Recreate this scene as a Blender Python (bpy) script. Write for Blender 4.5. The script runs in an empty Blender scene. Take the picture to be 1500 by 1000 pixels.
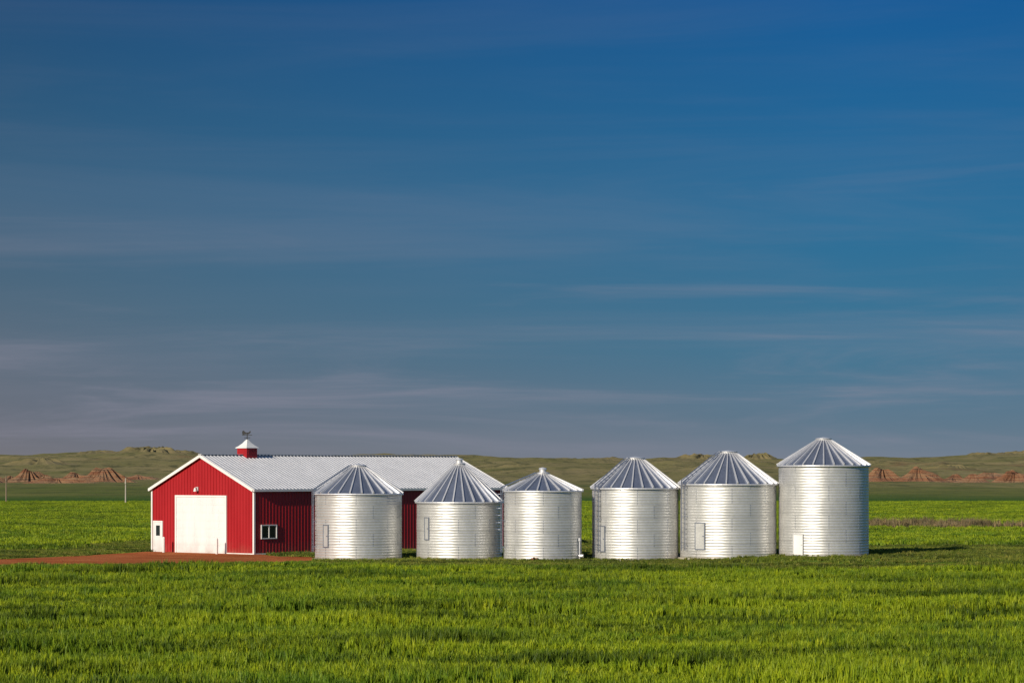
import bpy, math, random
import numpy as np
from mathutils import Vector, noise
random.seed(7); rng=np.random.default_rng(7)
scene=bpy.context.scene
scene.view_settings.view_transform='Standard'
scene.view_settings.look='None'
scene.view_settings.exposure=0
col=scene.collection

# ------------------------------------------------------------ node helpers
class NT:
    def __init__(s,tree):
        s.t=tree; s.n=tree.nodes; s.l=tree.links
    def node(s,typ,**kw):
        n=s.n.new(typ)
        for k,v in kw.items(): setattr(n,k,v)
        return n
    def link(s,a,b): s.l.new(a,b)
    def val(s,sock,v):
        if hasattr(v,'is_output') or hasattr(v,'links'): s.link(v,sock)
        else: sock.default_value=v
    def math(s,op,a,b=None,clamp=False):
        n=s.node('ShaderNodeMath',operation=op); n.use_clamp=clamp
        s.val(n.inputs[0],a)
        if b is not None: s.val(n.inputs[1],b)
        return n.outputs[0]
    def mix(s,f,a,b,mode='MIX'):
        n=s.node('ShaderNodeMixRGB',blend_type=mode)
        s.val(n.inputs[0],f)
        s.val(n.inputs[1],a if hasattr(a,'links') else (*a,1))
        s.val(n.inputs[2],b if hasattr(b,'links') else (*b,1))
        return n.outputs[0]
    def ramp(s,f,stops,interp='LINEAR'):
        n=s.node('ShaderNodeValToRGB'); n.color_ramp.interpolation=interp
        e=n.color_ramp.elements
        while len(e)<len(stops): e.new(0.5)
        for i,(p,c) in enumerate(stops):
            e[i].position=p; e[i].color=(c,c,c,1) if isinstance(c,(int,float)) else (*c,1)
        s.val(n.inputs[0],f); return n.outputs[0]
    def mapping(s,vec,scale=(1,1,1),loc=(0,0,0),rot=(0,0,0)):
        n=s.node('ShaderNodeMapping'); n.inputs['Scale'].default_value=scale
        n.inputs['Location'].default_value=loc; n.inputs['Rotation'].default_value=rot
        s.link(vec,n.inputs['Vector']); return n.outputs[0]
    def noise(s,vec,scale,detail=4,rough=0.5,dist=0):
        n=s.node('ShaderNodeTexNoise'); s.link(vec,n.inputs['Vector'])
        n.inputs['Scale'].default_value=scale; n.inputs['Detail'].default_value=detail
        n.inputs['Roughness'].default_value=rough; n.inputs['Distortion'].default_value=dist
        return n.outputs['Fac']
    def maprange(s,v,a,b,c=0,d=1):
        n=s.node('ShaderNodeMapRange'); s.val(n.inputs[0],v)
        for i,x in enumerate((a,b,c,d)): n.inputs[i+1].default_value=x
        return n.outputs[0]
    def bump(s,h,strength=0.3,dist=0.05):
        n=s.node('ShaderNodeBump'); n.inputs['Strength'].default_value=strength
        n.inputs['Distance'].default_value=dist; s.link(h,n.inputs['Height']); return n.outputs[0]

def newmat(name):
    m=bpy.data.materials.new(name); m.use_nodes=True
    nt=NT(m.node_tree); p=m.node_tree.nodes['Principled BSDF']
    return m,nt,p

def simple(name,c,rough=0.5,metal=0.0,var=0.12,scale=2.0,spec=0.5):
    m,nt,p=newmat(name)
    g=nt.node('ShaderNodeNewGeometry')
    f=nt.noise(g.outputs['Position'],scale,5,0.6)
    cc=nt.mix(nt.maprange(f,0.3,0.7),tuple(x*(1-var) for x in c),tuple(min(1,x*(1+var)) for x in c))
    nt.link(cc,p.inputs['Base Color']); p.inputs['Roughness'].default_value=rough
    p.inputs['Metallic'].default_value=metal; p.inputs['Specular IOR Level'].default_value=spec
    return m

# ------------------------------------------------------------ mesh builder
class MB:
    def __init__(s): s.v=[]; s.f=[]; s.tone=[]
    def poly(s,vs,fs,tone=1.0):
        o=len(s.v); s.v+= [tuple(a) for a in vs]
        for f in fs: s.f.append([i+o for i in f]); s.tone.append(tone)
    def box(s,x0,x1,y0,y1,z0,z1,tone=1.0):
        vs=[(x0,y0,z0),(x1,y0,z0),(x1,y1,z0),(x0,y1,z0),(x0,y0,z1),(x1,y0,z1),(x1,y1,z1),(x0,y1,z1)]
        s.poly(vs,[(0,3,2,1),(4,5,6,7),(0,1,5,4),(1,2,6,5),(2,3,7,6),(3,0,4,7)],tone)
    def beam(s,p,q,w,h,up=(0,0,1),taper=1.0,tone=1.0):
        p=Vector(p); q=Vector(q); d=(q-p).normalized(); up=Vector(up)
        r=d.cross(up)
        if r.length<1e-4: r=d.cross(Vector((1,0,0)))
        r.normalize(); u=r.cross(d).normalized()
        vs=[]
        for c,t in ((p,1.0),(q,taper)):
            for a,b in ((-1,-1),(1,-1),(1,1),(-1,1)):
                vs.append(c+r*(a*w/2*t)+u*(b*h/2*t))
        s.poly(vs,[(0,1,2,3),(7,6,5,4),(0,4,5,1),(1,5,6,2),(2,6,7,3),(3,7,4,0)],tone)
    def tube(s,p,q,r,n=10,r2=None):
        p=Vector(p); q=Vector(q); d=(q-p).normalized()
        a=d.cross(Vector((0,0,1)))
        if a.length<1e-4: a=Vector((1,0,0))
        a.normalize(); b=d.cross(a); r2=r if r2 is None else r2
        vs=[]
        for c,rr in ((p,r),(q,r2)):
            for i in range(n):
                t=2*math.pi*i/n; vs.append(c+a*math.cos(t)*rr+b*math.sin(t)*rr)
        fs=[(i,(i+1)%n,(i+1)%n+n,i+n) for i in range(n)]+[tuple(range(n))[::-1],tuple(range(n,2*n))]
        s.poly(vs,fs)
    def lathe(s,prof,n=48,cap=False,tonef=None):
        o=len(s.v)
        for (r,z) in prof:
            for i in range(n):
                t=2*math.pi*i/n; s.v.append((r*math.sin(t),-r*math.cos(t),z))
        for j in range(len(prof)-1):
            for i in range(n):
                k=(i+1)%n
                s.f.append([o+j*n+i,o+j*n+k,o+(j+1)*n+k,o+(j+1)*n+i])
                s.tone.append(tonef(i,j) if tonef else 1.0)
        if cap:
            s.f.append([o+(len(prof)-1)*n+i for i in range(n)]); s.tone.append(1.0)
    def obj(s,name,mat,parent=None,smooth=False):
        me=bpy.data.meshes.new(name); me.from_pydata(s.v,[],s.f); me.update()
        if smooth: me.polygons.foreach_set('use_smooth',[True]*len(me.polygons))
        a=me.attributes.new('tone','FLOAT','FACE'); a.data.foreach_set('value',s.tone)
        me.materials.append(mat)
        o=bpy.data.objects.new(name,me); col.objects.link(o)
        if parent: o.parent=parent
        return o
def empty(name,loc=(0,0,0),rz=0):
    e=bpy.data.objects.new(name,None); col.objects.link(e); e.location=loc; e.rotation_euler=(0,0,rz); e.empty_display_size=0.5
    return e

# ------------------------------------------------------------ light & sky
EL=math.radians(22); hx,hy=0.60,0.80
sun=bpy.data.lights.new('sun','SUN'); sun.energy=5.0; sun.angle=math.radians(0.5); sun.color=(1.0,0.90,0.74)
so=bpy.data.objects.new('sun',sun); col.objects.link(so)
so.rotation_euler=Vector((hx*math.cos(EL),hy*math.cos(EL),-math.sin(EL))).to_track_quat('-Z','Y').to_euler()
so.location=(-40,-40,60)
w=bpy.data.worlds.new('World'); scene.world=w; w.use_nodes=True
nt=NT(w.node_tree); bg=w.node_tree.nodes['Background']
sky=nt.node('ShaderNodeTexSky',sky_type='NISHITA'); sky.sun_disc=False
sky.sun_elevation=EL; sky.sun_rotation=math.radians(216.9); sky.air_density=1.0; sky.dust_density=0.4; sky.ozone_density=3.0
tc=nt.node('ShaderNodeTexCoord'); sep=nt.node('ShaderNodeSeparateXYZ'); nt.link(tc.outputs['Generated'],sep.inputs[0])
z=sep.outputs['Z']; x=sep.outputs['X']
S=10.0
def sc(r,g,b):
    f=lambda c:((c/255+0.055)/1.055)**2.4 if c>10 else c/255/12.92
    return (f(r),f(g),f(b))
zz=nt.maprange(z,0.0,0.20)
rR=nt.ramp(zz,[(0.0,sc(118,127,140)),(0.08,sc(97,121,140)),(0.22,sc(66,117,146)),(0.45,sc(42,110,152)),(0.85,sc(24,91,150)),(1.0,sc(23,86,146))])
rL=nt.ramp(zz,[(0.0,sc(122,118,123)),(0.1,sc(105,109,120)),(0.3,sc(83,104,122)),(0.5,sc(56,95,123)),(0.85,sc(33,75,114)),(1.0,sc(30,69,108))])
xm=nt.maprange(x,-0.22,0.12)
base=nt.mix(xm,rL,rR)
cv=nt.mapping(tc.outputs['Generated'],scale=(5,2,60),rot=(0,math.radians(1.5),0))
c1=nt.noise(cv,1.0,7,0.6,0.7)
cv2=nt.mapping(tc.outputs['Generated'],scale=(2.2,2,26),loc=(3,1,5),rot=(0,math.radians(-3),0))
c2=nt.noise(cv2,1.4,6,0.6,0.5)
m1=nt.ramp(c1,[(0.48,0.0),(0.8,1.0)],'EASE'); m2=nt.ramp(c2,[(0.38,0.0),(0.75,1.0)],'EASE')
cl=nt.math('MULTIPLY',m1,nt.ramp(zz,[(0.0,0.35),(0.12,0.7),(0.35,0.26),(0.6,0.04),(1.0,0.02)]))
cl=nt.math('ADD',cl,nt.math('MULTIPLY',m2,nt.ramp(zz,[(0,0.25),(0.3,0.24),(0.6,0.08),(1,0.03)])),clamp=True)
base=nt.mix(cl,base,sc(142,140,156))
low=nt.node('ShaderNodeVectorMath',operation='SCALE'); nt.link(base,low.inputs[0]); low.inputs['Scale'].default_value=S
blend=nt.maprange(z,0.2,0.5)
fin=nt.mix(blend,low.outputs[0],sky.outputs[0])
nt.link(fin,bg.inputs['Color']); bg.inputs['Strength'].default_value=0.1

# ------------------------------------------------------------ camera
cam=bpy.data.cameras.new('camera'); co=bpy.data.objects.new('camera',cam); col.objects.link(co)
co.location=(0,0,5.46); co.rotation_euler=(math.radians(90),0,0)
cam.lens=4019/1500*36; cam.sensor_width=36; cam.shift_y=190/1500; cam.clip_end=20000; cam.clip_start=0.5
scene.camera=co

# ------------------------------------------------------------ terrain
PY=[-500,0,500,700,1000,1300,1700,2300,2700,4000,9000]
PZ=[0,0,0,0.2,1.2,4.0,8.5,16.2,13.0,0,-30]
def sst(a,b,v):
    t=min(1,max(0,(v-a)/(b-a))); return t*t*(3-2*t)
def fbm(x,y,z=0,o=4):
    return noise.fractal(Vector((x,y,z)),1.0,2.0,o)
def H(x,y):
    b=float(np.interp(y,PY,PZ))
    a=x/max(y,50)
    if 30<y<160:
        f=min(1,(158-y)/12) if y>146 else 1
        f=max(0,f); b+=f*(0.36*noise.noise(Vector((x*0.035,y*0.06,1)))+0.12*noise.noise(Vector((x*0.13,y*0.18,4))))
    if 155<y<240 and x>9:
        b+=0.29*sst(9,18,x)*sst(155,163,y)*(1-sst(185,235,y))*(1-sst(35,70,x))
    if y>520:
        g=min(1,(y-520)/1500)
        b+=g*4.0*noise.noise(Vector((x*0.006,y*0.004,2)))*min(1,y/1500)
        b+=g*2.3*fbm(x*0.02,y*0.012,5)
        if 850<y<2200:
            rg=1-abs(noise.noise(Vector((x*0.011,y*0.0045,11))))*2.2
            b+=max(0,rg-0.35)*3.0*min(1,(y-850)/500)*(1-sst(1900,2200,y))
    if y>1400:
        g=min(1,(y-1400)/800)
        s=float(np.interp(a,[-0.25,-0.187,-0.125,-0.1,0,0.06,0.1,0.14,0.187,0.25],[4.5,4.5,4,1.5,0.5,0,-1.5,-1,3,4]))
        b+=g*s*1.0
    return b
ys=[-600,-300,-100,-20]+list(np.arange(20,246,1.5))+list(np.arange(246,520,5.0))
yv=520.0
while yv<2700: ys.append(yv); yv*=1.007
while yv<12000: ys.append(yv); yv*=1.12
us=np.linspace(-1,1,401); us=np.sign(us)*(0.35*np.abs(us)+0.65*np.abs(us)**3)
verts=[];nc=len(us)
for yv in ys:
    hw=300+max(yv,0)*0.75
    for u in us:
        xx=float(u*hw); verts.append((xx,yv,H(xx,yv)))
faces=[(j*nc+i,j*nc+i+1,(j+1)*nc+i+1,(j+1)*nc+i) for j in range(len(ys)-1) for i in range(nc-1)]
me=bpy.data.meshes.new('ground'); me.from_pydata(verts,[],faces); me.polygons.foreach_set('use_smooth',[True]*len(faces))
ground=bpy.data.objects.new('ground',me); col.objects.link(ground)
m,nt,p=newmat('prairie_ground')
g=nt.node('ShaderNodeNewGeometry'); P=g.outputs['Position']; sp=nt.node('ShaderNodeSeparateXYZ'); nt.link(P,sp.inputs[0])
Y=sp.outputs['Y']
wob=nt.math('MULTIPLY',nt.math('SUBTRACT',nt.noise(nt.mapping(P,(0.01,0.004,0)),1,3),0.5),60.0)
Yw=nt.math('ADD',Y,wob)
n1=nt.noise(nt.mapping(P,(0.02,0.05,0)),1,5,0.6)
n2=nt.noise(P,0.8,5,0.7)
field=nt.mix(nt.maprange(n1,0.35,0.65),(0.085,0.155,0.012),(0.15,0.23,0.014))
field=nt.mix(nt.maprange(n2,0.35,0.7),field,(0.07,0.12,0.015))
n3=nt.noise(nt.mapping(P,(0.012,0.006,0)),1,6,0.65)
n4=nt.noise(nt.mapping(P,(0.09,0.03,0)),1,6,0.7)
past=nt.mix(nt.ramp(n3,[(0.38,0.0),(0.62,1.0)]),(0.095,0.13,0.022),(0.18,0.175,0.048))
past=nt.mix(nt.ramp(n4,[(0.45,0.0),(0.7,1.0)]),past,(0.07,0.085,0.025))
far=nt.mix(nt.ramp(n3,[(0.38,0.0),(0.62,1.0)]),(0.16,0.155,0.052),(0.27,0.22,0.10))
far=nt.mix(nt.ramp(n4,[(0.50,0.0),(0.62,0.9)]),far,(0.09,0.09,0.037))
n5=nt.noise(nt.mapping(P,(0.006,0.004,0),loc=(4,7,0)),1,6,0.7)
far=nt.mix(nt.ramp(n5,[(0.58,0.0),(0.66,0.65)]),far,(0.20,0.12,0.06))
past=nt.mix(nt.maprange(Yw,700,1050),past,far)
past=nt.mix(nt.maprange(Yw,520,640),(0.045,0.10,0.012),past)
c=nt.mix(nt.maprange(Yw,480,486),field,past)
nt.link(c,p.inputs['Base Color']); p.inputs['Roughness'].default_value=1; p.inputs['Specular IOR Level'].default_value=0.1
nt.link(nt.bump(nt.noise(P,0.5,6,0.7),0.6,0.6),p.inputs['Normal'])
me.materials.append(m)

# ------------------------------------------------------------ clay buttes
m,nt,p=newmat('red_clay')
g=nt.node('ShaderNodeNewGeometry'); P=g.outputs['Position']; sp=nt.node('ShaderNodeSeparateXYZ'); nt.link(P,sp.inputs[0])
sn=nt.node('ShaderNodeSeparateXYZ'); nt.link(g.outputs['Normal'],sn.inputs[0])
st=nt.noise(nt.mapping(P,(0.03,0.03,1.4)),1,3,0.6)
c=nt.ramp(st,[(0.3,(0.10,0.052,0.027)),(0.45,(0.20,0.080,0.036)),(0.56,(0.25,0.15,0.08)),(0.7,(0.11,0.055,0.028))])
gr=nt.ramp(nt.math('ADD',sn.outputs['Z'],nt.math('MULTIPLY',nt.noise(P,0.15,5,0.7),0.5)),[(1.0,0.0),(1.15,1.0)])
c=nt.mix(gr,c,(0.14,0.13,0.045))
nt.link(c,p.inputs['Base Color']); p.inputs['Roughness'].default_value=1
nt.link(nt.bump(nt.noise(P,0.6,6,0.7),0.9,1.2),p.inputs['Normal'])
clay=m
def butte(px,yv,rx,ry,h,seed,flat=0.0):
    X=(px-750)/4019*yv
    o=MB(); n=96; rings=30; vs=[];fs=[]
    for j in range(rings+1):
        r=j/rings
        for i in range(n):
            t=2*math.pi*i/n
            lump=1+0.5*noise.noise(Vector((math.cos(t)*1.5,math.sin(t)*1.5,seed)))
            gul=abs(noise.noise(Vector((math.cos(t)*4,math.sin(t)*4,seed*3.1+r*0.7))))
            lx=math.cos(t)*r*rx*lump; ly=math.sin(t)*r*ry*lump
            k=max(0,1-max(0,(r-flat)/(1-flat)))
            hh=h*(k**1.3)*(1-1.0*gul*min(1,r*2.2))+0.45*h*k*noise.noise(Vector((lx*0.22,ly*0.22,seed)))
            zb=H(X+lx,yv+ly)
            vs.append((lx,ly,zb+hh-0.5*r))
    for j in range(rings):
        for i in range(n):
            k=(i+1)%n; fs.append((j*n+i,j*n+n+i,j*n+n+k,j*n+k))
    o.poly(vs,fs); ob=o.obj('clay_butte',clay,smooth=False); ob.location=(X,yv,0)
L=[(16,1010,7,8,2.4,1,.1),(42,1000,10,9,4.2,2,.2),(66,985,7,7,2.2,3,.1),(84,950,16,8,1.8,4,.3),(112,1040,11,9,2.8,9,.2),(150,1000,14,10,4.6,5,.25),(174,1010,8,7,2.8,6,.1),
   (204,1060,11,8,1.8,7,.1),(1292,1000,12,8,4.2,10,.2),(1345,990,11,8,4.8,11,.2),(1364,1000,8,6,3.0,12,.1),(1398,1010,9,7,2.8,13,.1),
   (1426,1000,8,7,3.2,14,.15),(1456,1060,12,9,2.4,15,.3),(1487,1010,10,8,3.8,16,.3),(1540,1000,14,9,4.0,17,.2),(-30,1000,16,10,4.5,18,.2)]
for a in L: butte(*a)
m2,nt,p=newmat('grassy_butte_soil')
g=nt.node('ShaderNodeNewGeometry'); P=g.outputs['Position']
f=nt.noise(P,0.05,6,0.7)
nt.link(nt.mix(nt.ramp(f,[(0.4,0.0),(0.6,1.0)]),(0.10,0.09,0.035),(0.18,0.145,0.065)),p.inputs['Base Color']); p.inputs['Roughness'].default_value=1
clay=m2
for a in [(222,2280,30,30,4.6,31,.6),(258,2290,20,20,2.5,32,.6),(140,2290,22,20,2,33,.6),(1030,2260,24,20,4.2,34,.5),(1108,2260,20,20,4.6,35,.5),(870,2290,40,30,2,36,.6),(1470,2200,40,30,3,37,.6),
          (1240,1500,20,12,2.4,43,.4),(60,1500,24,14,3,44,.4),(1400,1400,22,12,2.6,45,.4)]:
    butte(*a)

# ------------------------------------------------------------ dirt yard
def dlo(x): return float(np.interp(x,[-200,-32,-22,-15,-8],[158.5,158.5,159.5,164,170]))
def dhi(x): return float(np.interp(x,[-200,-40,-32,-27.5,-24.7,-16.9,-15,-8],[166,167,170,178,187,181.5,176,172]))
mb=MB(); xs=np.arange(-160,-7.9,0.5); nn=14; vs=[]
for xx in xs:
    a=dlo(xx)+1.6*fbm(xx*0.25,0,3); b=dhi(xx)+(1.6*fbm(xx*0.3,5,3) if xx<-26 or xx>-15 else 0)
    b=max(b,a+0.3)
    for k in range(nn): vs.append((xx,a+(b-a)*k/(nn-1),0.012))
fs=[(i*nn+k,(i+1)*nn+k,(i+1)*nn+k+1,i*nn+k+1) for i in range(len(xs)-1) for k in range(nn-1)]
mb.poly(vs,fs)
m,nt,p=newmat('red_dirt'); g=nt.node('ShaderNodeNewGeometry'); P=g.outputs['Position']
f=nt.noise(nt.mapping(P,(0.25,0.7,1)),1,6,0.7)
nt.link(nt.mix(nt.ramp(f,[(0.35,0.0),(0.65,1.0)]),(0.30,0.075,0.025),(0.48,0.17,0.07)),p.inputs['Base Color']); p.inputs['Roughness'].default_value=1; p.inputs['Specular IOR Level'].default_value=0.0
nt.link(nt.bump(nt.noise(P,3,6,0.7),0.7,0.1),p.inputs['Normal'])
mb.obj('dirt_yard',m)

# ------------------------------------------------------------ grass tiles
def grassmat(name,a,b,dark,dry=None,transl=0.3):
    m,nt,p=newmat(name); g=nt.node('ShaderNodeNewGeometry'); P=g.outputs['Position']
    at=nt.node('ShaderNodeAttribute',attribute_name='tone')
    f1=nt.noise(nt.mapping(P,(0.04,0.13,0)),1,6,0.65)
    f2=nt.noise(nt.mapping(P,(0.3,0.55,0),loc=(9,3,0)),1,5,0.65)
    f3=nt.noise(nt.mapping(P,(0.07,0.24,0),loc=(2,8,0)),1,7,0.74)
    c=nt.mix(nt.ramp(f1,[(0.42,0.0),(0.55,1.0)]),dark,a)
    c=nt.mix(nt.ramp(f2,[(0.45,0.0),(0.65,1.0)]),c,b)
    c=nt.mix(nt.ramp(f3,[(0.48,0.0),(0.58,0.9)]),c,tuple(q*.45 for q in dark))
    c=nt.mix(1.0,c,nt.ramp(at.outputs['Fac'],[(0,(.4,.5,.6)),(0.5,1.0),(1,(1.5,1.3,1.2))]),'MULTIPLY')
    if dry: c=nt.mix(nt.ramp(at.outputs['Fac'],[(0.93,0.0),(0.96,0.8)]),c,dry)
    nt.link(c,p.inputs['Base Color']); p.inputs['Roughness'].default_value=0.55; p.inputs['Specular IOR Level'].default_value=0.25
    tr=nt.node('ShaderNodeBsdfTranslucent'); nt.link(c,tr.inputs['Color'])
    mx=nt.node('ShaderNodeMixShader'); mx.inputs[0].default_value=transl
    nt.link(p.outputs[0],mx.inputs[1]); nt.link(tr.outputs[0],mx.inputs[2])
    nt.link(mx.outputs[0],m.node_tree.nodes['Material Output'].inputs['Surface'])
    return m
def tiles(name,size,count,h,wd,mat,nvar=4,lean=0.35,per=18,spread=0.03):
    c=bpy.data.collections.new(name)
    for v in range(nvar):
        vs=[];fs=[];tn=[]
        ncl=max(6,count//per)
        cl=[(rng.uniform(-size/2,size/2),rng.uniform(-size/2,size/2),rng.uniform(.6,1.25),rng.uniform(.0,.6)) for _ in range(ncl)]
        for i in range(count):
            cx,cy,ch,ct=cl[i%ncl]
            cx+=rng.normal(0,size*spread); cy+=rng.normal(0,size*spread)
            hh=h*rng.uniform(0.6,1.15)*ch; ww=wd*rng.uniform(0.6,1.2)
            t=rng.uniform(0,2*math.pi); l=rng.uniform(0.05,lean)*hh; lt=rng.uniform(0,2*math.pi)
            dx,dy=math.cos(t)*ww/2,math.sin(t)*ww/2; lx,ly=math.cos(lt)*l,math.sin(lt)*l
            o=len(vs)
            vs+=[(cx-dx,cy-dy,-0.03),(cx+dx,cy+dy,-0.03),(cx-dx+lx*.35,cy-dy+ly*.35,hh*.6),(cx+dx+lx*.35,cy+dy+ly*.35,hh*.6),(cx+lx,cy+ly,hh)]
            fs+=[(o,o+1,o+3,o+2),(o+2,o+3,o+4)]; tt=ct+rng.uniform(0,.4); tn+=[tt,tt]
        me=bpy.data.meshes.new(name+'_tile'); me.from_pydata(vs,[],fs)
        a=me.attributes.new('tone','FLOAT','FACE'); a.data.foreach_set('value',tn); me.materials.append(mat)
        o=bpy.data.objects.new(name+'_tile',me); c.objects.link(o)
    return c
def scatter(name,pts,scl,coll,sclz=None):
    n=len(pts); me=bpy.data.meshes.new(name); me.from_pydata(pts,[],[])
    a=me.attributes.new('rz','FLOAT','POINT'); a.data.foreach_set('value',rng.uniform(0,6.283,n))
    a=me.attributes.new('scl','FLOAT_VECTOR','POINT')
    sv=np.stack([scl,scl,scl if sclz is None else sclz],1).astype(float).ravel(); a.data.foreach_set('vector',sv)
    a=me.attributes.new('pick','INT','POINT'); a.data.foreach_set('value',rng.integers(0,4,n).astype(np.int32))
    ob=bpy.data.objects.new(name,me); col.objects.link(ob)
    t=bpy.data.node_groups.new(name+'_nodes','GeometryNodeTree')
    t.interface.new_socket('Geometry',in_out='INPUT',socket_type='NodeSocketGeometry'); t.interface.new_socket('Geometry',in_out='OUTPUT',socket_type='NodeSocketGeometry')
    N=t.nodes; gi=N.new('NodeGroupInput'); go=N.new('NodeGroupOutput'); iop=N.new('GeometryNodeInstanceOnPoints'); ci=N.new('GeometryNodeCollectionInfo')
    ci.inputs['Collection'].default_value=coll; ci.inputs['Separate Children'].default_value=True; ci.inputs['Reset Children'].default_value=True
    def na(nm,ty):
        q=N.new('GeometryNodeInputNamedAttribute'); q.data_type=ty; q.inputs['Name'].default_value=nm; return q.outputs['Attribute']
    cx=N.new('ShaderNodeCombineXYZ'); e2=N.new('FunctionNodeEulerToRotation')
    K=t.links; K.new(na('rz','FLOAT'),cx.inputs['Z']); K.new(cx.outputs[0],e2.inputs[0]); K.new(e2.outputs[0],iop.inputs['Rotation'])
    K.new(na('scl','FLOAT_VECTOR'),iop.inputs['Scale']); K.new(na('pick','INT'),iop.inputs['Instance Index'])
    iop.inputs['Pick Instance'].default_value=True
    K.new(gi.outputs[0],iop.inputs['Points']); K.new(ci.outputs[0],iop.inputs['Instance']); K.new(iop.outputs[0],go.inputs[0])
    md=ob.modifiers.new('scatter','NODES'); md.node_group=t
    return ob
def gridpts(y0,y1,step,wf,ok=lambda x,y:True):
    out=[]; y=y0
    while y<y1:
        hw=wf(y); x=-hw
        while x<hw:
            a=x+rng.uniform(-.35,.35)*step; b=y+rng.uniform(-.35,.35)*step
            if ok(a,b): out.append((a,b,H(a,b)))
            x+=step
        y+=step
    return out
wm=grassmat('wheat_leaf',(0.25,0.34,0.010),(0.34,0.41,0.014),(0.115,0.21,0.010))
tw=tiles('wheat_tiles',1.7,600,0.36,0.032,wm,per=14,spread=0.02)
pts=gridpts(54,156,1.3,lambda y:0.25*y+10,lambda x,y:y<152.5+1.5*noise.noise(Vector((x*.2,3,0))))
sz=np.array([(0.98 if q[1]<140 else 0.78)+0.9*noise.noise(Vector((q[0]*0.15,q[1]*0.3,7))) for q in pts])
scatter('wheat_field',pts,np.ones(len(pts))*1.0,tw,np.clip(sz*rng.uniform(.8,1.2,len(pts)),.4,1.4))
tb=tiles('far_wheat_tiles',4.5,1300,0.32,0.06,wm)
def okb(x,y): return not(-31<x<24 and y<212)
pts=gridpts(192,482,4.2,lambda y:0.24*y+12,okb)
scatter('distant_crop',pts,np.ones(len(pts)),tb)
ym=grassmat('yard_grass_leaf',(0.17,0.22,0.02),(0.27,0.26,0.05),(0.1,0.15,0.015),dry=(0.42,0.33,0.14))
ty=tiles('yard_tiles',1.8,600,0.13,0.025,ym,lean=0.8)
def oky(x,y):
    if x<-8 and dlo(x)-0.3<y<dhi(x)+0.3: return False
    lx=(x+16.93)*.669+(y-180)*.743; ly=-(x+16.93)*.743+(y-180)*.669
    if -0.6<lx<25.3 and -0.6<ly<11: return False
    return y<190 or (-31<x<24)
pts=gridpts(152.5,213,1.4,lambda y:0.24*y+8,oky)
scatter('yard_grass',pts,rng.uniform(.8,1.2,len(pts)),ty,rng.uniform(.5,1.6,len(pts)))
dm=grassmat('dry_grass_leaf',(0.26,0.2,0.1),(0.32,0.24,0.13),(0.16,0.13,0.06),transl=0.2)
td=tiles('dry_tiles',3,500,0.6,0.04,dm,lean=0.6)
pts=[]
for i in range(90):
    a=rng.uniform(31,47); pts.append((a,268+rng.normal(0,3),0))
for i in range(30): pts.append((rng.uniform(35,52),262+rng.normal(0,1.5),0))
scatter('dry_weeds',pts,rng.uniform(.4,.9,len(pts)),td,rng.uniform(.4,1.5,len(pts)))

# ------------------------------------------------------------ barn
def paint(name,c,rough=0.4,dirt=(0.25,0.15,0.1),amt=0.35,var=0.08):
    m,nt,p=newmat(name); g=nt.node('ShaderNodeNewGeometry'); P=g.outputs['Position']; sp=nt.node('ShaderNodeSeparateXYZ'); nt.link(P,sp.inputs[0])
    f=nt.noise(nt.mapping(P,(1.2,1.2,0.25)),1,5,0.6)
    cc=nt.mix(nt.maprange(f,.3,.7),tuple(v*(1-var) for v in c),tuple(min(1,v*(1+var)) for v in c))
    zf=nt.math('MULTIPLY',nt.maprange(sp.outputs['Z'],0.9,0.0),nt.maprange(nt.noise(P,1.5,4),.35,.7)); 
    cc=nt.mix(nt.math('MULTIPLY',zf,amt),cc,dirt)
    nt.link(cc,p.inputs['Base Color']); nt.link(nt.maprange(f,0,1,rough-.08,rough+.12),p.inputs['Roughness']); return m
red=paint('red_steel_siding',(0.34,0.009,0.014),0.45)
white=paint('white_trim_paint',(0.74,0.73,0.71),0.45,amt=0.3)
doorw=paint('white_door_paint',(0.70,0.70,0.70),0.5,amt=0.4)
roofm=paint('galvalume_roof',(0.58,0.585,0.61),0.42,var=0.06)
roofm.node_tree.nodes['Principled BSDF'].inputs['Metallic'].default_value=0.2
glass=simple('window_glass',(0.02,0.025,0.03),0.08); black=simple('black_iron',(0.02,0.02,0.02),0.5)
LX,WY,EZ,RZ=24.6,10.2,4.27,6.49; MY=WY/2; SL=(RZ-EZ)/MY
barn=empty('red_barn',(-16.93,180,0),math.radians(48))
mb=MB()
mb.poly([(0,0,0),(LX,0,0),(LX,WY,0),(0,WY,0),(0,0,EZ),(LX,0,EZ),(LX,WY,EZ),(0,WY,EZ),(0,MY,RZ),(LX,MY,RZ)],
        [(0,1,5,4),(2,3,7,6),(3,0,4,8,7),(1,2,6,9,5)])
D0,D1,DZ=2.73,7.62,3.74; M0,M1,MZ=9.13,9.93,2.02; W0,W1,Z0,Z1=0.67,1.95,1.08,1.88
def rt(y): return EZ+SL*(MY-abs(y-MY))
step=0.29
yv=0.2
while yv<WY-0.1:
    zb=0.05
    if D0-.12<yv<D1+.12: zb=DZ+.12
    if M0-.05<yv<M1+.05: zb=MZ+.1
    mb.box(-0.03,0.0-.001,yv-.03,yv+.03,zb,rt(yv)-.1)
    mb.box(LX+.001,LX+.035,yv-.03,yv+.03,0.05,rt(yv)-.1)
    yv+=step
xv=0.25
while xv<LX-0.1:
    if W0-.1<xv<W1+.1:
        mb.box(xv-.03,xv+.03,-.015,-.001,0.05,Z0-.07); mb.box(xv-.03,xv+.03,-.015,-.001,Z1+.07,EZ-.02)
    else: mb.box(xv-.03,xv+.03,-.015,-.001,0.05,EZ-.02)
    mb.box(xv-.03,xv+.03,WY+.001,WY+.035,0.05,EZ-.02)
    xv+=step
mb.obj('walls',red,barn)
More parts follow.
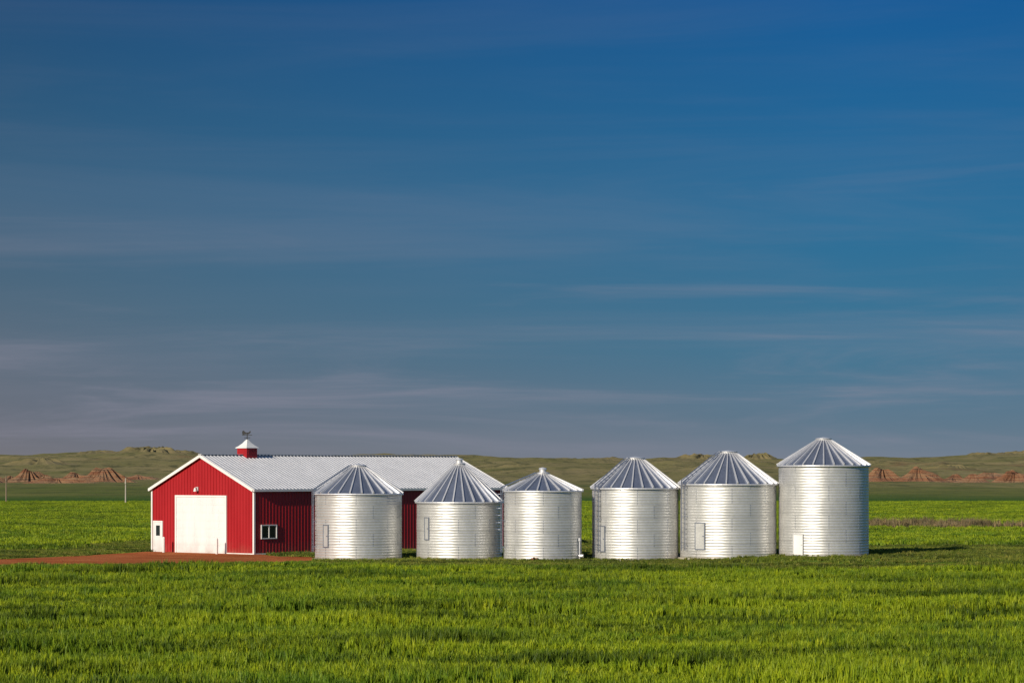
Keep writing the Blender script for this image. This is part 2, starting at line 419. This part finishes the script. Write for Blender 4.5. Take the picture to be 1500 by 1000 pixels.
# roof
OG,OE=0.18,0.12; T=0.05
mb=MB()
def rz(y): return EZ+SL*(MY-abs(y-MY))+0.06
for s in (0,1):
    ye=-OE if s==0 else WY+OE
    a=(ye,rz(0)-SL*OE); b=(MY,rz(MY))
    mb.poly([(-OG,a[0],a[1]),(LX+OG,a[0],a[1]),(LX+OG,b[0],b[1]),(-OG,b[0],b[1]),(-OG,a[0],a[1]-T),(LX+OG,a[0],a[1]-T),(LX+OG,b[0],b[1]-T),(-OG,b[0],b[1]-T)],
            [(0,1,2,3),(4,7,6,5),(0,4,5,1),(1,5,6,2),(0,3,7,4)])
    xv=-OG+.15
    while xv<LX+OG:
        mb.beam((xv,a[0],a[1]+.008),(xv,b[0],b[1]+.008),0.07,0.06)
        xv+=0.32
mb.obj('roof',roofm,barn)
mb=MB()
mb.beam((-OG-.02,MY,rz(MY)+.055),(LX+OG+.02,MY,rz(MY)+.055),0.34,0.04)
mb.obj('ridge_cap',roofm,barn)
mb=MB()
for s in (0,1):
    ye=-OE if s==0 else WY+OE
    ze=rz(0)-SL*OE
    sg=-1 if s==0 else 1
    mb.box(-OG,LX+OG,min(ye+sg*.004,ye+sg*.1),max(ye+sg*.004,ye+sg*.1),ze-.15,ze+.01)
    for xx in (-OG-.03,LX+OG+.03):
        mb.beam((xx,ye,ze-.07),(xx,MY,rz(MY)-.07),0.05,0.19)
for (xx,yy) in ((0,0),(LX,0),(0,WY),(LX,WY)):
    mb.box(xx-.05 if xx==0 else xx-.08,xx+.08 if xx==0 else xx+.05,yy-.05 if yy==0 else yy-.08,yy+.08 if yy==0 else yy+.05,0,EZ-.03)
mb.obj('trim',white,barn)
mb=MB(); mb.box(-.042,-.036,0.09,M0-2,0.0,.08); mb.box(.09,LX-.09,-.042,-.036,0,.08)
mb.obj('base_trim',white,barn)
# overhead door
mb=MB()
ns=7
for i in range(ns):
    z0=i*(DZ-.0)/ns; z1=(i+1)*DZ/ns
    mb.box(-.045,-.004,D0,D1,z0+.008,z1-.008)
    for k in range(8):
        a=D0+.08+k*(D1-D0-.1)/8; mb.box(-.051,-.0455,a,a+(D1-D0)/8-.12,z0+.1,z1-.1)
mb.box(-.03,-.003,D0,D1,0,DZ)
mb.obj('overhead_door',doorw,barn)
mb=MB()
mb.box(-.09,-.002,D0-.13,D0-.003,0,DZ+.12); mb.box(-.09,-.002,D1+.003,D1+.13,0,DZ+.12); mb.box(-.085,-.002,D0,D1,DZ+.003,DZ+.12)
mb.box(-.08,-.002,M0-.09,M0-.003,0,MZ+.09); mb.box(-.08,-.002,M1+.003,M1+.09,0,MZ+.09); mb.box(-.075,-.002,M0,M1,MZ+.003,MZ+.09)
a,b=W0,W1
mb.box(a-.07,a,-.075,-.002,Z0-.07,Z1+.07); mb.box(b,b+.07,-.075,-.002,Z0-.07,Z1+.07)
mb.box(a,b,-.072,-.002,Z1,Z1+.07); mb.box(a,b,-.072,-.002,Z0-.07,Z0); mb.box((a+b)/2-.03,(a+b)/2+.03,-.07,-.002,Z0,Z1)
mb.obj('frames',white,barn)
mb=MB(); mb.box(a,b,-.03,-.003,Z0,Z1); mb.box(-.055,-.0505,M0+.2,M1-.2,1.1,1.8); mb.obj('window_panes',glass,barn)
mb=MB(); mb.box(-.05,-.003,M0,M1,0,MZ); mb.obj('entry_door',doorw,barn)
mb=MB()
for yy in (D0-.1,D1+.35):
    mb.tube((-.9,yy,0),(-.9,yy,1.0),.085,14); mb.tube((-.9,yy,1.0),(-.9,yy,1.06),.085,14,.04)
mb.obj('bollards',white,barn)
mb=MB(); mb.box(-.12,-.04,MY+.3,MY+.5,4.15,4.4); mb.beam((-.04,MY+.4,4.4),(-.3,MY+.4,4.32),.12,.06); mb.tube((-.26,MY+.4,4.3),(-.26,MY+.4,4.12),.08,12,.12)
mb.obj('wall_lamp',white,barn)
# cupola
cx=4.07; cz=rz(MY)
mb=MB(); mb.box(cx-.48,cx+.48,MY-.48,MY+.48,cz-.3,cz+.5)
for k in range(5):
    for s in (-1,1):
        mb.beam((cx-.36,MY+s*.49,cz+.08+k*.08),(cx+.36,MY+s*.49,cz+.08+k*.08),.03,.03)
        mb.beam((cx+s*.49,MY-.36,cz+.08+k*.08),(cx+s*.49,MY+.36,cz+.08+k*.08),.03,.03)
mb.obj('cupola_body',red,barn)
mb=MB(); pr=[(.57,.48),(.55,.53),(.4,.64),(.22,.82),(.08,1.02),(.03,1.07)]
vs=[];fs=[]
for r,zq in pr:
    for sx,sy in ((-1,-1),(1,-1),(1,1),(-1,1)): vs.append((cx+sx*r,MY+sy*r,cz+zq))
for j in range(len(pr)-1):
    for i in range(4): k=(i+1)%4; fs.append((j*4+i,j*4+k,j*4+4+k,j*4+4+i))
fs+= [(3,2,1,0),(20,21,22,23)]
mb.poly(vs,fs); mb.obj('cupola_roof',white,barn)
mb=MB(); t0=cz+1.03
mb.tube((cx,MY,t0-.1),(cx,MY,t0+.5),.03,8)
for ang in (0,90): 
    q=math.radians(ang); mb.tube((cx-.26*math.cos(q),MY-.26*math.sin(q),t0+.16),(cx+.26*math.cos(q),MY+.26*math.sin(q),t0+.16),.02,6)
q=math.radians(-48); dx,dy=math.cos(q),math.sin(q)
mb.beam((cx-.34*dx,MY-.34*dy,t0+.34),(cx+.34*dx,MY+.34*dy,t0+.34),.03,.04)
prof=[(-.34,.42),(-.30,.30),(-.2,.34),(-.08,.36),(.1,.36),(.2,.42),(.26,.56),(.19,.58),(.12,.5),(0,.47),(-.12,.5),(-.24,.62),(-.34,.56)]
n=len(prof); vs=[(cx+u*dx+s*.01*dy,MY+u*dy-s*.01*dx,t0+.04+v) for s in (-1,1) for u,v in prof]
mb.poly(vs,[tuple(range(n)),tuple(range(2*n-1,n-1,-1))]+[(i,i+n,(i+1)%n+n,(i+1)%n) for i in range(n)])
mb.obj('weathervane',black,barn)

# ------------------------------------------------------------ grain bins
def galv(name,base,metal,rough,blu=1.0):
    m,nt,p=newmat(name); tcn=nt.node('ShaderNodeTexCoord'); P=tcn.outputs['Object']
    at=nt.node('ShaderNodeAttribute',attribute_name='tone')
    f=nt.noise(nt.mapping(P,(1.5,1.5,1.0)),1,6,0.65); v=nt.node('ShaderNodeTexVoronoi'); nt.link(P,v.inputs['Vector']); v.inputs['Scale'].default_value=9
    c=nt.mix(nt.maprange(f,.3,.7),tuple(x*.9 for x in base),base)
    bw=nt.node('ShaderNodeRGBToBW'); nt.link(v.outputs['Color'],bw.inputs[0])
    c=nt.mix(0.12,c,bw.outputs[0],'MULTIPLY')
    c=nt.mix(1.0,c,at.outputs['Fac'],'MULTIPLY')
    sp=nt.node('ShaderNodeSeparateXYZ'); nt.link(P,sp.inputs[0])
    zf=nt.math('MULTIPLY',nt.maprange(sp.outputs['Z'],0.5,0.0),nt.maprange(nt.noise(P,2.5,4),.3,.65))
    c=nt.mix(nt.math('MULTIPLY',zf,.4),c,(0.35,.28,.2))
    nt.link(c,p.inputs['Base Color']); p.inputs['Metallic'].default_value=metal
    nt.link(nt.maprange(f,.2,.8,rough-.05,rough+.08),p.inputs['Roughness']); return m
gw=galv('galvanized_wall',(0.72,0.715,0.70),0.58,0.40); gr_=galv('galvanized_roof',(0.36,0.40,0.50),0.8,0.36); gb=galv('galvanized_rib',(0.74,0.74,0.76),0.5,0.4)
conc=simple('concrete_pad',(0.42,0.38,0.31),0.95,scale=3); rust=simple('rusty_steel',(0.16,0.06,0.03),0.8)
def grain_bin(X,Yc,R,ez,tz,nrib,z0=0.0,ladder=None,door=None,pipe=None,spout=False,cage=False,doorz=(.65,2.2),doorw_=.62,capr=.42,seed=0,whitedoor=False,sump=None):
    e=empty('grain_bin',(X,Yc,z0)); r_=random.Random(seed); ez-=z0; tz-=z0
    pitch=0.17; amp=0.0055; rows=int(ez/pitch*6); ns=96; pr=[]
    for j in range(rows+1):
        zq=0.06+(ez-0.06)*j/rows; pr.append((R+amp*math.cos(2*math.pi*zq/pitch),zq))
    ringh=0.85; tones={}
    def tf(i,j):
        ring=int((j/rows)*ez/ringh); k=((i+(ring%2)*6)//12)%8
        if (ring,k) not in tones: tones[(ring,k)]=r_.uniform(.92,1.0)
        return tones[(ring,k)]*(0.78 if (j/rows*ez/ringh)%1<0.04 else 1)
    mb=MB(); mb.lathe(pr,ns,tonef=tf); mb.obj('wall',gw,e,smooth=True)
    mb=MB()
    for ring in range(int(ez/ringh)+1):
        for k in range(8):
            t=2*math.pi*(k*12+(ring%2)*6)/96
            za=max(.06,ring*ringh); zb=min(ez,(ring+1)*ringh)
            if zb-za<.1: continue
            s_,c_=math.sin(t),-math.cos(t); rr=R+amp+.002
            zq=za+.05
            while zq<zb:
                mb.beam((s_*rr,c_*rr,zq-.02),(s_*rr,c_*rr,zq+.02),.04,.014,up=(s_,c_,0)); zq+=.1
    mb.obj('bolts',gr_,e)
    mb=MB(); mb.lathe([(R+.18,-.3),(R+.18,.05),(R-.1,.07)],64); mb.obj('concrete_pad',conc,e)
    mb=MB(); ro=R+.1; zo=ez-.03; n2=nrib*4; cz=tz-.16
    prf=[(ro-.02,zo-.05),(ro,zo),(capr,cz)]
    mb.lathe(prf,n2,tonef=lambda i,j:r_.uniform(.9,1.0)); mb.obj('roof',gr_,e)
    mb=MB()
    for k in range(nrib):
        t=2*math.pi*(k+.5)/nrib; s_,c_=math.sin(t),-math.cos(t)
        mb.beam((s_*(ro+.01),c_*(ro+.01),zo+.03),(s_*capr,c_*capr,cz+.04),.09,.15,taper=.55)
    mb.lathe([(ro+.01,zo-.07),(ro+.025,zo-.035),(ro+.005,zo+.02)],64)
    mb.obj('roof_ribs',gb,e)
    mb=MB(); mb.lathe([(capr+.05,cz-.02),(capr+.05,cz+.07),(capr+.1,cz+.075),(capr+.1,cz+.11),(capr*.5,cz+.17),(.04,cz+.2)],32,cap=True)
    if spout: mb.lathe([(.2,cz+.15),(.2,cz+.32),(.26,cz+.33),(.22,cz+.4),(.03,cz+.45)],24,cap=True)
    mb.obj('roof_cap',gb,e)
    if ladder is not None:
        mb=MB(); t=math.radians(ladder); s_,c_=math.sin(t),-math.cos(t); tx,ty=math.cos(t),math.sin(t); rr=R+.2
        for sg in (-1,1):
            mb.beam((s_*rr+tx*sg*.21,c_*rr+ty*sg*.21,.5),(s_*rr+tx*sg*.21,c_*rr+ty*sg*.21,ez+.25),.05,.04,up=(s_,c_,0))
            mb.beam((s_*(ro+.1)+tx*sg*.2,c_*(ro+.1)+ty*sg*.2,ez+.2),(s_*(capr+.1)+tx*sg*.2,c_*(capr+.1)+ty*sg*.2,cz+.12),.04,.05)
            for q in range(3):
                zq=.8+q*(ez-1)/2; mb.beam((s_*R+tx*sg*.21,c_*R+ty*sg*.21,zq),(s_*rr+tx*sg*.21,c_*rr+ty*sg*.21,zq),.03,.03)
        zq=.7
        while zq<ez+.2:
            mb.beam((s_*rr-tx*.21,c_*rr-ty*.21,zq),(s_*rr+tx*.21,c_*rr+ty*.21,zq),.03,.03); zq+=.3
        for q in range(1,9):
            f=q/9; r1=ro+.1+(capr-ro)*f; z1=ez+.2+(cz+.12-ez-.2)*f
            mb.beam((s_*r1-tx*.2,c_*r1-ty*.2,z1),(s_*r1+tx*.2,c_*r1+ty*.2,z1),.04,.03)
        if cage:
            for q in range(6):
                zq=1.9+q*(ez-1.9)/5.5; prev=None
                for i in range(9):
                    an=math.pi*i/8; a_=math.cos(an)*.3; b_=math.sin(an)*.35
                    pt=(s_*(rr+b_)+tx*a_,c_*(rr+b_)+ty*a_,zq)
                    if prev: mb.beam(prev,pt,.02,.03)
                    prev=pt
        mb.obj('ladder',gr_,e)
    if door is not None:
        t=math.radians(door); s_,c_=math.sin(t),-math.cos(t); tx,ty=math.cos(t),math.sin(t); za,zb=doorz; hw=doorw_/2
        rr=R+.02
        mf=MB(); mp=MB()
        mp.beam((s_*rr,c_*rr,za),(s_*rr,c_*rr,zb),doorw_,.05,up=(s_,c_,0)); mp.obj('access_door',white if whitedoor else gw,e)
        r2=R+.045
        for sg in (-1,1): mf.beam((s_*r2+tx*sg*hw,c_*r2+ty*sg*hw,za-.03),(s_*r2+tx*sg*hw,c_*r2+ty*sg*hw,zb+.03),.045,.05,up=(s_,c_,0))
        for zq in (za,zb): mf.beam((s_*r2-tx*(hw-.04),c_*r2-ty*(hw-.04),zq),(s_*r2+tx*(hw-.04),c_*r2+ty*(hw-.04),zq),.05,.045)
        mf.beam((s_*r2+tx*(hw-.16),c_*r2+ty*(hw-.16),za+(zb-za)*.5),(s_*r2+tx*(hw-.05),c_*r2+ty*(hw-.05),za+(zb-za)*.5),.04,.05)
        mf.obj('door_frame',gr_ if not whitedoor else gb,e)
    if pipe is not None:
        mb=MB(); t=math.radians(pipe); s_,c_=math.sin(t),-math.cos(t)
        mb.tube((s_*(R+.05),c_*(R+.05),0),(s_*(R+.05),c_*(R+.05),1.35),.06,12); mb.tube((s_*(R+.05),c_*(R+.05),1.2),(s_*(R+.05),c_*(R+.05),1.4),.1,12)
        mb.tube((s_*(R-.1),c_*(R-.1),.3),(s_*(R+.3),c_*(R+.3),.3),.1,12)
        mb.obj('unload_tube',gb,e)
    if sump is not None:
        mb=MB(); t=math.radians(sump); s_,c_=math.sin(t),-math.cos(t)
        mb.beam((s_*(R-.1),c_*(R-.1),.12),(s_*(R+.4),c_*(R+.4),.12),.4,.2); mb.tube((s_*(R+.3),c_*(R+.3),.2),(s_*(R+.8),c_*(R+.8),.16),.07,10)
        mb.obj('unload_sump',rust,e)
    return e
grain_bin(-9.57,171.0,2.70,4.10,5.89,24,ladder=-74,door=-44,doorz=(.8,2.15),doorw_=.42,seed=1)
grain_bin(-3.29,171.3,2.66,3.58,6.00,26,door=-47,doorz=(1.25,2.6),doorw_=.36,spout=True,capr=.3,seed=2)
grain_bin(1.89,168.8,2.39,4.29,5.42,22,ladder=-78,cage=True,pipe=66,spout=True,capr=.33,seed=3,sump=-12)
grain_bin(7.64,169.9,2.67,4.45,6.35,26,ladder=-58,door=-50,doorz=(.55,2.1),doorw_=.36,capr=.5,seed=4)
grain_bin(13.33,169.3,2.97,4.70,6.73,28,z0=.12,ladder=-64,door=-39,doorz=(.6,2.2),doorw_=.7,capr=.5,seed=5)
grain_bin(19.15,168.6,2.75,5.84,7.53,28,z0=.29,door=-40,doorz=(.1,1.35),doorw_=.7,capr=.4,whitedoor=True,seed=6)

# ------------------------------------------------------------ utility poles
wood=simple('weathered_pole_wood',(0.2,0.15,0.1),0.9); woodl=simple('bleached_pole_wood',(0.38,0.34,0.28),0.9)
def pole(px,Yp,h,mat):
    mb=MB(); mb.tube((0,0,-.3),(0,0,h),.13,10,.09)
    mb.tube((0,0,h),(0,0,h+.2),.05,8); mb.beam((0,-.1,h-.6),(0,-.35,h-.6),.2,.4)
    o=mb.obj('utility_pole',mat); o.location=((px-750)/4019*Yp,Yp,0)
pole(9,470,4.6,wood); pole(184,455,4.2,woodl)
